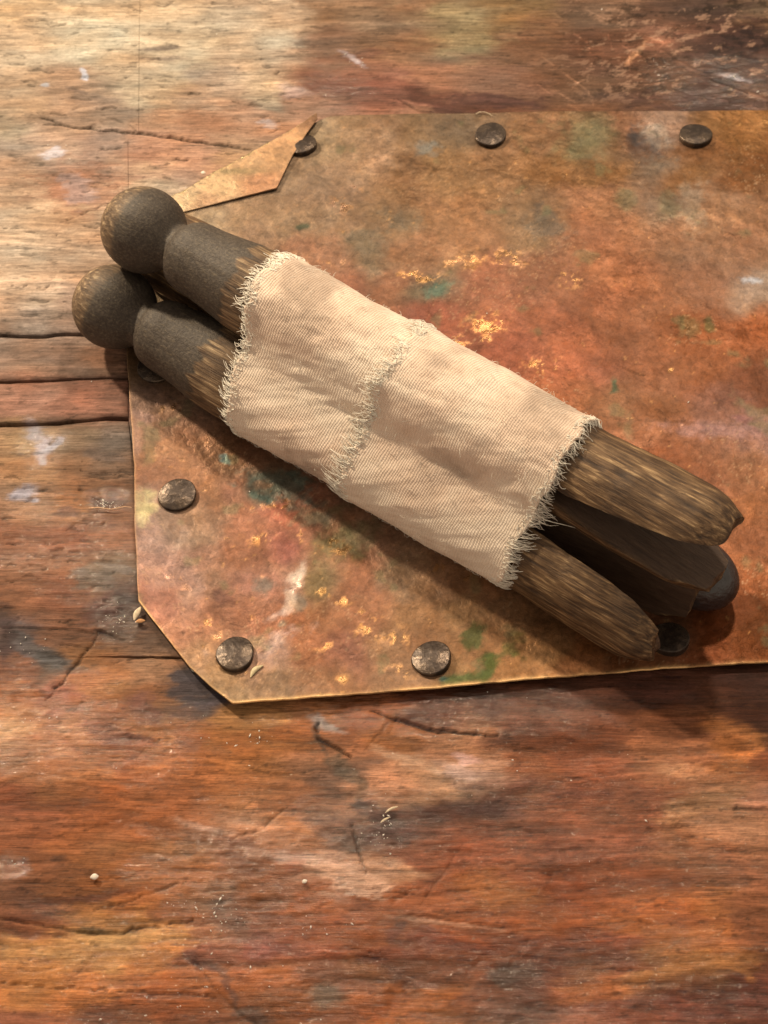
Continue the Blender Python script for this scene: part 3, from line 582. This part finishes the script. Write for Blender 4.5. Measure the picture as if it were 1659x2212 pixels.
kg = sstep(1.5, .4, np.hypot((px_-490)/60, (py_-378)/7)+.5*f5)[..., None]*.5; SC = SC*(1-kg)+lin((110, 100, 62))*kg
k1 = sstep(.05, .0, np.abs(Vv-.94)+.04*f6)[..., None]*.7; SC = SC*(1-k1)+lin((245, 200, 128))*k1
C2[..., :3] = albedo(SC*np.array([1.22, 1.25, 1.28]), X, Y, 1.0); C2[..., 3] = np.clip(.25+k1[..., 0], 0, 1)
flap = copper_sheet('copper_scrap', X, Y, Z2*.3+.02+np.where(Vv < .93, .085+.06*U, .085+.06*U-(.065+.05*U)*((Vv-.93)/.07)), C2, 1.0, .02)
tag(flap, 'small pale golden copper scrap lapped over the top left corner of the large sheet', 'copper scrap')
# ------------------------------------------------------------------ nails
def nail(i, g, lab, r=.29):
    rs = random.Random(i*7+3); nr, nc = 16, 40
    V = []; ph = rs.uniform(0, 6)
    for a in range(nr):
        t = a/(nr-1)
        for b in range(nc):
            th = 2*math.pi*b/nc
            irr = 1+.030*math.sin(2*th+ph)+.014*math.sin(3*th+ph*2)+.008*math.sin(5*th+ph*3)
            if t < .72: rr = r*.93*t/.72*irr; z = .085+.030*(1-(t/.72)**2)+.004*math.sin(9*t+3*th+ph)*t
            else:
                q = (t-.72)/.28; rr = r*irr*(.93+.07*math.sin(min(q*2, 1)*math.pi/2)); z = .085-.010*q-.10*max(0, q-.35)/.65
            V.append((rr*math.cos(th), rr*math.sin(th), z))
    root = mesh('nail', V, gridfaces(nr, nc, True), M_iron)
    root.location = (g[0], g[1], cop_z2(g[0], g[1])-.012)
    root.scale = (1, rs.uniform(.90, 1.0), 1)
    root.rotation_euler = (rs.uniform(-.16, .16), rs.uniform(-.16, .16), rs.uniform(0, 6))
    tag(root, lab, 'nail', 'flat iron nails around the copper sheet')
def cop_z2(x, y): return float(CZ.ravel()[np.argmin((CX-x)**2+(CY-y)**2)])
NL = ['flat dark nail at the left edge of the copper sheet, beside a gold glint', 'flat dark nail near the bottom left cut corner, beside a pale grain husk', 'flat dark nail at the bottom edge next to green patina streaks',
      'flat rusty nail beside the forked tip of the lower peg', 'flat dark nail in the middle of the top edge of the copper sheet', 'flat dark nail at the top edge near the right side, beside a grey smudge',
      'flat dark nail half covered by the small copper scrap at the top left corner', 'flat dark nail lying in the shadow of the lower peg head']
for i, g in enumerate(NG): nail(i, g, NL[i], .285 if i != 6 else .25)
# ------------------------------------------------------------------ pegs
AX = np.array([.825, -.565, 0]); NN = np.array([.565, .825, 0]); OO = np.array([-4.21, 3.35, 0]); ZB = .04
def BP(L, n, z): return OO+AX*L+NN*n+np.array([0, 0, z+ZB])
PEG = dict(upper=(BP(.12, .81, 1.78), BP(10.2, .64, 1.83)), lower=(BP(.03, .02, .68), BP(10.1, -.06, .66)), rear=(BP(9.84, .98, .48), BP(-.2, 1.42, .70)))
PROF_S = np.array([.5, .82, .98, 1.12, 1.22, 1.28, 1.34, 1.42, 1.52, 1.68, 1.9, 2.2, 2.6, 3.0, 3.4, 5, 8.5, 9.4, 10.2, 11.0])-.66
PROF_R = np.array([.645, .645, .585, .49, .40, .375, .40, .48, .535, .565, .575, .61, .67, .685, .68, .68, .67, .70, .69, .66])
def make_peg(key, label, m_ang, seed, headmat=None, paint_end=1.98, half_gap=.12, Lp=10.25, flare=.46, fl0=7.9, spread=.0, hk=1.0):
    H, T = PEG[key]; d = T-H; Lt = np.linalg.norm(d); x = d/Lt
    # local frame: x along the peg, y = slot normal (separates the prongs)
    nn = np.cross([0, 0, 1], x); nn /= np.linalg.norm(nn)      # horizontal, to the left of x
    up = np.cross(x, nn)
    y = math.cos(m_ang)*nn+math.sin(m_ang)*up; z = np.cross(x, y)
    root = empty('clothes_peg'); root.matrix_world = Matrix(((x[0], y[0], z[0], H[0]), (x[1], y[1], z[1], H[1]), (x[2], y[2], z[2], H[2]), (0, 0, 0, 1)))
    tag(root, label, 'clothes peg', 'three wooden dolly pegs tied in one bundle')
    def Rr(s): return (hk+(1-hk)*sstep(.8, 2.2, np.asarray(s, float)))*np.interp(s, PROF_S, PROF_R)
    def revolve(name, s0, s1, n, mat, capped=False):
        ss = np.linspace(s0, s1, n); th = np.linspace(0, 2*np.pi, 96, endpoint=False)
        S, TH = np.meshgrid(ss, th, indexing='ij')
        if s0 < -.6: 
            
            b = sstep(.42, .62, S); RR = hk*np.sqrt(np.clip(.66**2-np.clip(S, -9, .655)**2, 0, None))*(1-b)+Rr(S)*b
        else: RR = Rr(S)
        nz = 1+.012*fbm(np.cos(TH)*3+S*.4+20, np.sin(TH)*3+seed*3.1+20, 201+seed, 3)+.006*fbm(np.cos(TH)*12+S*.5+40, np.sin(TH)*12+40, 211+seed, 3)
        RR = RR*nz
        V = np.stack([S, RR*np.cos(TH), RR*np.sin(TH)], -1)
        F = gridfaces(n, 96, True)
        pe = paint_end+.13*fbm(np.cos(TH)*9+20, np.sin(TH)*9+20, 221+seed, 4)
        pa = (.47+.53*sstep(-.12, .12, S+.08*np.cos(TH-.5)))*sstep(-.75, .16, S+.05)**.35*sstep(pe+.14, pe-.14, S)
        o = mesh(name, V, F, mat, root, attrs={'paint': pa, 'inner': np.zeros(S.shape), 'pale': np.ones(S.shape)})
        return o
    revolve('head', -.6599, .70, 60, headmat or M_peg)
    revolve('body', .70, 4.5, 110, M_peg)
    for sg in (1, -1):
        ns, na, ni = 150, 40, 16
        ss = np.linspace(4.5, Lp, ns)
        rings = []; inn = []
        for s in ss:
            r = float(Rr(s))*(1+.006*math.sin(s*3+seed))
            g = half_gap+flare*max(0, (s-fl0)/(Lp-fl0))**.75
            g = min(g, r-.05)
            endt = max(0, (s-(Lp-.5))/.5)
            r = max(g+.05, r-.11*endt**2.4)
            a0_ = math.acos(min(.999, g/r))
            an = np.linspace(-a0_, a0_, na); hw = r*math.sin(a0_); tap = 1-.20*sstep(Lp-.6, Lp, s)**1.5; hw *= tap
            sp = spread*((s-4.5)/(Lp-4.5))**2.5
            outer = np.stack([np.full(na, s), r*np.cos(an)+sp, r*np.sin(an)*tap], -1)
            iw = np.linspace(hw, -hw, ni+2)[1:-1]
            inner = np.stack([np.full(ni, s), np.full(ni, g+sp)-.012*np.cos(iw/hw*1.5), iw], -1)
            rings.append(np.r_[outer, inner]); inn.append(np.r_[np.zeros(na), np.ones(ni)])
        Vp = np.array(rings); nt = na+ni
        tz = Vp[..., 2]; jag = .05*fbm(tz*4+9, tz*0+seed+sg, 231+seed, 3)+.05*(1-(tz/.6)**2)
        wgt = sstep(Lp-.8, Lp, Vp[..., 0]); Vp[..., 0] += jag*wgt
        off = 1+.016*fbm(Vp[..., 0]*.8, tz*9+seed, 241+seed, 3)+.045*fbm(Vp[..., 0]*1.3+seed, tz*1.5+seed+sg*3, 245+seed, 3)*sstep(6, 9, Vp[..., 0])
        Vp[..., 2] += .03*fbm(Vp[..., 0]*1.6+seed*3, Vp[..., 2]*0+sg*5+7, 247+seed, 4)*sstep(6.5, 8.5, Vp[..., 0])
        Vp[..., 1] *= off; Vp[..., 1] *= sg
        F = gridfaces(ns, nt, True)
        if sg < 0: F = F[:, ::-1]
        cen = Vp[-1].mean(0); V = np.r_[Vp.reshape(-1, 3), cen[None]]
        ci = len(V)-1; b0 = (ns-1)*nt; q = np.arange(nt); q2 = (q+1) % nt
        capf = np.stack([b0+q, b0+q2, np.full(nt, ci), np.full(nt, ci)], -1)
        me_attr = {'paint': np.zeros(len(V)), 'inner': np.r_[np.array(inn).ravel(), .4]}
        o = mesh('prong', V, F, M_peg, root, attrs=me_attr)
        bpy_add_cap(o, b0, nt, ci, sg)
    return root
def bpy_add_cap(o, b0, nt, ci, sg):
    import bmesh
    bm = bmesh.new(); bm.from_mesh(o.data); bm.verts.ensure_lookup_table()
    for q in range(nt):
        a, b = bm.verts[b0+q], bm.verts[b0+(q+1) % nt]
        bm.faces.new((a, b, bm.verts[ci]) if sg > 0 else (b, a, bm.verts[ci]))
    es = [e for e in bm.edges if e.is_manifold and e.calc_face_angle(0) > R(38)]
    for e in es: e.smooth = False
    bm.to_mesh(o.data); bm.free()
make_peg('upper', 'topmost wooden dolly peg, dark round head at upper left, resting on the other two', R(78), 1, fl0=8.0, flare=.24, Lp=10.12, spread=.07)
make_peg('lower', 'lower left wooden dolly peg lying on the copper sheet, nearest the bottom nails', R(176), 2, fl0=7.4, flare=.22, Lp=9.98, spread=.10)
make_peg('rear', 'rear wooden dolly peg turned the other way, glossy black head at the right end', R(58), 3, headmat=M_black, paint_end=1.0, spread=.0, hk=.76, Lp=10.35, flare=.14)
# ------------------------------------------------------------------ cloth bandage
bandage = empty('cloth_bandage', tuple(BP(5.2, .7, 0)))
tag(bandage, 'cream frayed cotton cloth wrapped around the three wooden pegs in two overlapping turns', 'cloth')
BL = Vector(BP(5.2, .7, 0))
def section(L, off):
    cs = []
    for k, (H, T) in PEG.items():
        t = ((OO+AX*L-H)@AX)/((T-H)@AX); c = H+(T-H)*t
        s = abs((c-H)@AX); r = float(np.interp(s, PROF_S, PROF_R))
        cs.append(((c-OO)@NN, c[2], r+off))
    return cs
def hull_curve(cs, M):
    an = np.linspace(0, 2*np.pi, 720, endpoint=False); D = np.stack([np.cos(an), np.sin(an)], -1)
    pts = []
    for a_, d in zip(an, D):
        sup = [c[0]*d[0]+c[1]*d[1]+c[2] for c in cs]; i = int(np.argmax(sup)); pts.append((cs[i][0]+cs[i][2]*d[0], cs[i][1]+cs[i][2]*d[1]))
    P = np.array(pts)
    i0 = int(np.argmin(P[:, 1]+.6*np.abs(P[:, 0]-cs[1][0]))); P = np.roll(P, -i0, 0)
    Q = np.r_[P, P[:1]]; seg = np.hypot(*np.diff(Q, axis=0).T); s = np.r_[0, np.cumsum(seg)]
    t = np.linspace(0, s[-1], M, endpoint=False); C = np.stack([np.interp(t, s, Q[:, 0]), np.interp(t, s, Q[:, 1])], -1)
    return C, s[-1], t
def sagf(C, cs, amt):                       # cloth sinks a little into the valleys between pegs
    g = np.min([np.hypot(C[:, 0]-c[0], C[:, 1]-c[1])-c[2] for c in cs], axis=0)
    cen = C.mean(0); d = C-cen; d /= np.linalg.norm(d, axis=1)[:, None]
    g = np.clip(g, 0, None)
    k = amt*(1-np.exp(-g*1.1/amt))
    return C-d*k[:, None]
def cloth_layer(name, L0, L1, off, seed, tilt=0.0, slant=(0, 0)):
    M = 560; n = int((L1-L0)/.03)
    V = np.zeros((n, M, 3)); UV = np.zeros((n, M, 2)); info = []
    secs = {}
    for i in range(n):
        f = i/(n-1); L = L0+(L1-L0)*f
        cs = section(L, off); C, per, t = hull_curve(cs, M); C = sagf(C, cs, .24)
        # smooth around
        for _ in range(24): C = (np.roll(C, 1, 0)+2*C+np.roll(C, -1, 0))/4
        V[i, :, 0] = C[:, 0]; V[i, :, 1] = C[:, 1]; UV[i, :, 0] = L; UV[i, :, 1] = t
        V[i, :, 2] = L
    # edges: ragged and slanting with height
    nloc = V[..., 0]; zz = V[..., 1]
    f = np.linspace(0, 1, n)[:, None]
    tq = np.arange(M)[None, :]/M*2*np.pi
    j0 = .07*fbm(3+np.cos(tq)*3.5, 3+np.sin(tq)*3.5, 301+seed, 4); j1 = .07*fbm(9+np.cos(tq)*3.5, 9+np.sin(tq)*3.5, 305+seed, 4)
    s0 = slant[0]*(zz-1.2)+j0; s1 = slant[1]*(zz-1.2)+j1
    Lm = V[..., 2]+s0*(1-f)**2+s1*f**2
    # wrinkles, radial displacement
    cen = np.stack([nloc.mean(1), zz.mean(1)], -1)[:, None, :]; dv = np.stack([nloc, zz], -1)-cen; dv /= np.linalg.norm(dv, axis=-1, keepdims=True)
    q1 = np.cos(tq)*2+10; q2 = np.sin(tq)*2+10
    wr = .030*fbm(q1*1.1+Lm*.30, q2*1.1+Lm*.5, 311+seed, 5)+.020*np.abs(fbm(q1*1.6+Lm*.15, q2*1.6+Lm*.55, 313+seed, 3))+.016*fbm(q1*3+Lm*2.2, q2*3+Lm*1.2, 317+seed, 3)
    ed = np.minimum(f, 1-f)*(L1-L0); curl = .030*np.exp(-ed/.12)*(1+fbm(q1*3, q2*3, 321+seed, 3))
    P2 = np.stack([nloc, zz], -1)+dv*(wr+curl*.4)[..., None]
    P2[..., 1] = np.maximum(P2[..., 1], .015+ZB+off*.3)
    W = OO+AX*Lm[..., None]+NN*P2[..., :1]+np.array([0, 0, 1.0])*P2[..., 1:2]
    V3 = W-np.array(BL)
    o = mesh(name, V3, gridfaces(n, M, True)[:, ::-1], M_cloth, bandage, uv=np.stack([Lm, UV[..., 1]], -1))
    o.modifiers.new('thickness', 'SOLIDIFY').thickness = .02
    return V3, dv
def tubes(name, paths, rad, mat, parent, kind='stuff', ns=4):
    V = []; F = []; b = 0
    for k, P in enumerate(paths):
        P = np.asarray(P); n = len(P); d = np.gradient(P, axis=0); d /= np.linalg.norm(d, axis=1)[:, None]+1e-9
        a = np.cross(d, [0.2, .3, .93]); a /= np.linalg.norm(a, axis=1)[:, None]+1e-9; c = np.cross(d, a)
        r = rad[k] if hasattr(rad, '__len__') else rad
        rr = r*np.linspace(1.0, .45, n)
        for q in range(ns):
            t = 2*math.pi*q/ns; V.append(P+(a*math.cos(t)+c*math.sin(t))*rr[:, None])
        i = np.arange(n-1)[:, None]; q = np.arange(ns)[None, :]; q2 = (q+1) % ns
        F.append((np.stack([q*n+i, q2*n+i, q2*n+i+1, q*n+i+1], -1)+b).reshape(-1, 4)); b += n*ns
    o = mesh(name, np.concatenate(V), np.concatenate(F), mat, parent)
    if kind: o['kind'] = kind
    return o
def fringe(name, V3, dv, row, sgn, count, lmin, lmax, seed, clump=0.0, drop=.10, lift=.02):
    rs = np.random.RandomState(seed); M = V3.shape[1]; paths = []; rad = []
    for k in range(count):
        j = int(rs.rand()*M)
        dens = vn(np.array([j/M*34.0]), np.array([seed*1.7]), 331)[0]
        if dens < clump: continue
        r0 = row+(-sgn)*rs.randint(0, 4); r0 = min(max(r0, 0), V3.shape[0]-1)
        p = V3[r0, j]; dn = NN*dv[min(max(row, 0), len(dv)-1), j, 0]+np.array([0, 0, 1])*dv[min(max(row, 0), len(dv)-1), j, 1]
        tang = np.cross(AX, dn)
        ln = (lmin+(lmax-lmin)*rs.rand()**1.5)*(0.35+1.2*dens)*(1.6 if rs.rand() < .012 else 1); sk = (vn(np.array([j/M*22.0]), np.array([seed*3.1]), 335)[0]-.5)*.75+rs.randn()*.10
        t = np.linspace(0, 1, 7)[:, None]; ph = rs.rand()*6
        curl = .032*np.sin(t*5+ph)*rs.randn()
        P = p+AX*sgn*ln*t+tang*(sk*ln*t**1.4+curl)+dn*(.012+lift*np.sin(t*2.6)*(rs.rand()+.3)-drop*ln*t**2*1.2+rs.randn()*.006)
        P[:, 2] = np.maximum(P[:, 2], .035)
        paths.append(P); rad.append(.0045+.005*rs.rand())
    return tubes(name, paths, rad, M_thread, bandage)
VL, dL = cloth_layer('inner_wrap', 2.70, 5.3, .024, 1, slant=(-.13, 0))
VR, dR = cloth_layer('outer_wrap', 4.92, 7.70, .070, 2, slant=(.03, .12))
fringe('inner_fringe', VL, dL, 1, -1, 1700, .08, .36, 11, 0.10, drop=.35)
fringe('overlap_fringe', VR, dR, 1, -1, 1700, .05, .32, 12, .42, drop=.12)
fringe('outer_fringe', VR, dR, VR.shape[0]-2, 1, 1500, .06, .30, 13, .10, drop=.42)
rs = np.random.RandomState(5); paths = []
for VV, dd in ((VL, dL), (VR, dR)):          # loose cotton fuzz
    for k in range(1300):
        i = rs.randint(0, VV.shape[0]); j = rs.randint(0, VV.shape[1]); p = VV[i, j]; dn = NN*dd[i, j, 0]+np.array([0, 0, 1])*dd[i, j, 1]
        if p[2] < .1: continue
        v = rs.randn(3)*.5; v -= dn*(v@dn); v /= np.linalg.norm(v)+.1; ln = .05+.12*rs.rand(); t = np.linspace(0, 1, 5)[:, None]
        paths.append(p+v*ln*t+dn*(.012+(.045*rs.rand())*np.sin(t*2.4)))
tubes('cotton_fuzz', paths, .0032, M_thread, bandage, ns=3)
# ------------------------------------------------------------------ small debris
def surfz(px, py):
    g = G(px, py, .05); return g
def husk(px, py, ang, L, W, label, cat, name, mat, z=.10, bend=.15):
    nr, nc = 12, 10; V = []
    for a in range(nr):
        t = a/(nr-1); r = W*math.sin(math.pi*min(max(t, .03), .97))**.7
        for b in range(nc):
            th = 2*math.pi*b/nc; V.append((L*(t-.5), r*math.cos(th)+bend*L*math.sin(math.pi*t), r*.5*math.sin(th)))
    F = gridfaces(nr, nc, True)
    o = mesh(name, V, F, mat); g = G(px, py, z); o.location = g; o.rotation_euler = (0, 0, R(ang)); tag(o, label, cat); return o
M_husk = mat_plain('pale_husk', (.55, .46, .28), .5, .5); M_chip = mat_plain('pale_chip', (.62, .52, .38), .8, .2); M_crumb = mat_plain('white_crumb', (.75, .68, .6), .6, .4)
husk(555, 1450, 48, .26, .042, 'pale curved grain husk lying on the copper beside the bottom left nail', 'husk', 'grain_husk', M_husk, .11)
husk(297, 1325, 70, .24, .045, 'whitish wood splinter on the planks beside the left corner of the copper sheet', 'splinter', 'wood_splinter', M_chip, .03, .05)
husk(303, 1342, 10, .14, .035, 'short orange wood chip below the whitish splinter by the copper corner', 'wood chip', 'wood_chip', mat_plain('orange_chip', (.5, .27, .13), .8, .2), .02, .05)
husk(418, 1447, -40, .12, .03, 'tiny grey crumb at the lower left cut edge of the copper sheet', 'crumb', 'crumb', mat_plain('grey_crumb', (.42, .42, .36), .8, .2), .04, .02)
husk(204, 1894, 10, .11, .045, 'cream crumb lying alone on the lower left wood', 'crumb', 'crumb', M_crumb, .0, .02)
husk(658, 1904, 30, .07, .03, 'small white crumb beside the pale worn patch on the lower wood', 'crumb', 'crumb', M_crumb, .0, .02)
husk(846, 1749, 28, .20, .018, 'white sliver in the dark gouge of the lower wood, the higher of the two', 'splinter', 'wood_splinter', M_chip, .02, .08)
husk(832, 1771, 32, .15, .016, 'white sliver in the dark gouge of the lower wood, the lower of the two', 'splinter', 'wood_splinter', M_chip, .02, .05)
husk(439, 373, 0, .08, .036, 'tiny white bead imitating a glint on the pale wood above the upper peg head', 'crumb', 'crumb', M_crumb, .05, .0)  # white bead added in place of a glint
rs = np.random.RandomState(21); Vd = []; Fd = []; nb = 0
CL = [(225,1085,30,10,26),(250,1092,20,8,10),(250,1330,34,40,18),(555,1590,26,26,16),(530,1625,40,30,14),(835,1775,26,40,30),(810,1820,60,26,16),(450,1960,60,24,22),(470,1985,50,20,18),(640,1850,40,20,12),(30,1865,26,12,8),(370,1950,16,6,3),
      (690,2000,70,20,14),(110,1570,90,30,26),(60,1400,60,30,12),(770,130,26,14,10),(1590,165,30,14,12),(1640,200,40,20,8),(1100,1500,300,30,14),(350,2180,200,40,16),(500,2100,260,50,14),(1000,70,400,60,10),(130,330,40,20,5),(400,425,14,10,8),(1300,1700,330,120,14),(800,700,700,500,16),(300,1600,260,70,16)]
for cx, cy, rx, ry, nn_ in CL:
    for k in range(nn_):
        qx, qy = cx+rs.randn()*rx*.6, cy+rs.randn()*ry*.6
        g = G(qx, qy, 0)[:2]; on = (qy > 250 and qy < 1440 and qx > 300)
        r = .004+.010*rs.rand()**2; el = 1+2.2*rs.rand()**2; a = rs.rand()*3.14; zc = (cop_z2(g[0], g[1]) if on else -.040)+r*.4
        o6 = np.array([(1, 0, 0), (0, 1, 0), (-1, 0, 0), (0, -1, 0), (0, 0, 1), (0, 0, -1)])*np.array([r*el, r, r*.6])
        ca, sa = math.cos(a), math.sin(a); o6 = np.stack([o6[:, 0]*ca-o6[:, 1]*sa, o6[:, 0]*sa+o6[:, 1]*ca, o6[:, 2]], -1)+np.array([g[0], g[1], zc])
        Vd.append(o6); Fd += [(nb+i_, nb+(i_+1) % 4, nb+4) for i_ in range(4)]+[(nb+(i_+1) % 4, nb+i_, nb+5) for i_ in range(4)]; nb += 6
fl_ = mesh('dust_and_glint_flecks', np.concatenate(Vd), Fd, mat_plain('pale_fleck', (.80, .74, .68), .25, .8), None)  # pale flecks: some dust, the clusters imitate glints on the varnish
tag(fl_, 'tiny pale flecks for dust and imitated varnish glints strewn over the wood and copper', kind='stuff')
# a curled fibre on the planks left of the copper sheet, and one on the top edge
g = G([192, 210, 225, 240, 255, 270, 284], [1098, 1096, 1098, 1100, 1097, 1094, 1096], .0)
hf = tubes('loose_fibre', [g], .012, mat_plain('copper_fibre', (.75, .48, .30), .35, .5), None, kind=None); tag(hf, 'thin pale fibre lying across the wood up to the left edge of the copper sheet', 'fibre')
g = G([1028, 1036, 1046, 1056, 1063], [246, 242, 242, 245, 250], .1)
hf = tubes('loose_fibre', [g], .010, M_chip, None, kind=None); tag(hf, 'short curled whitish fibre at the top edge of the copper sheet', 'fibre')
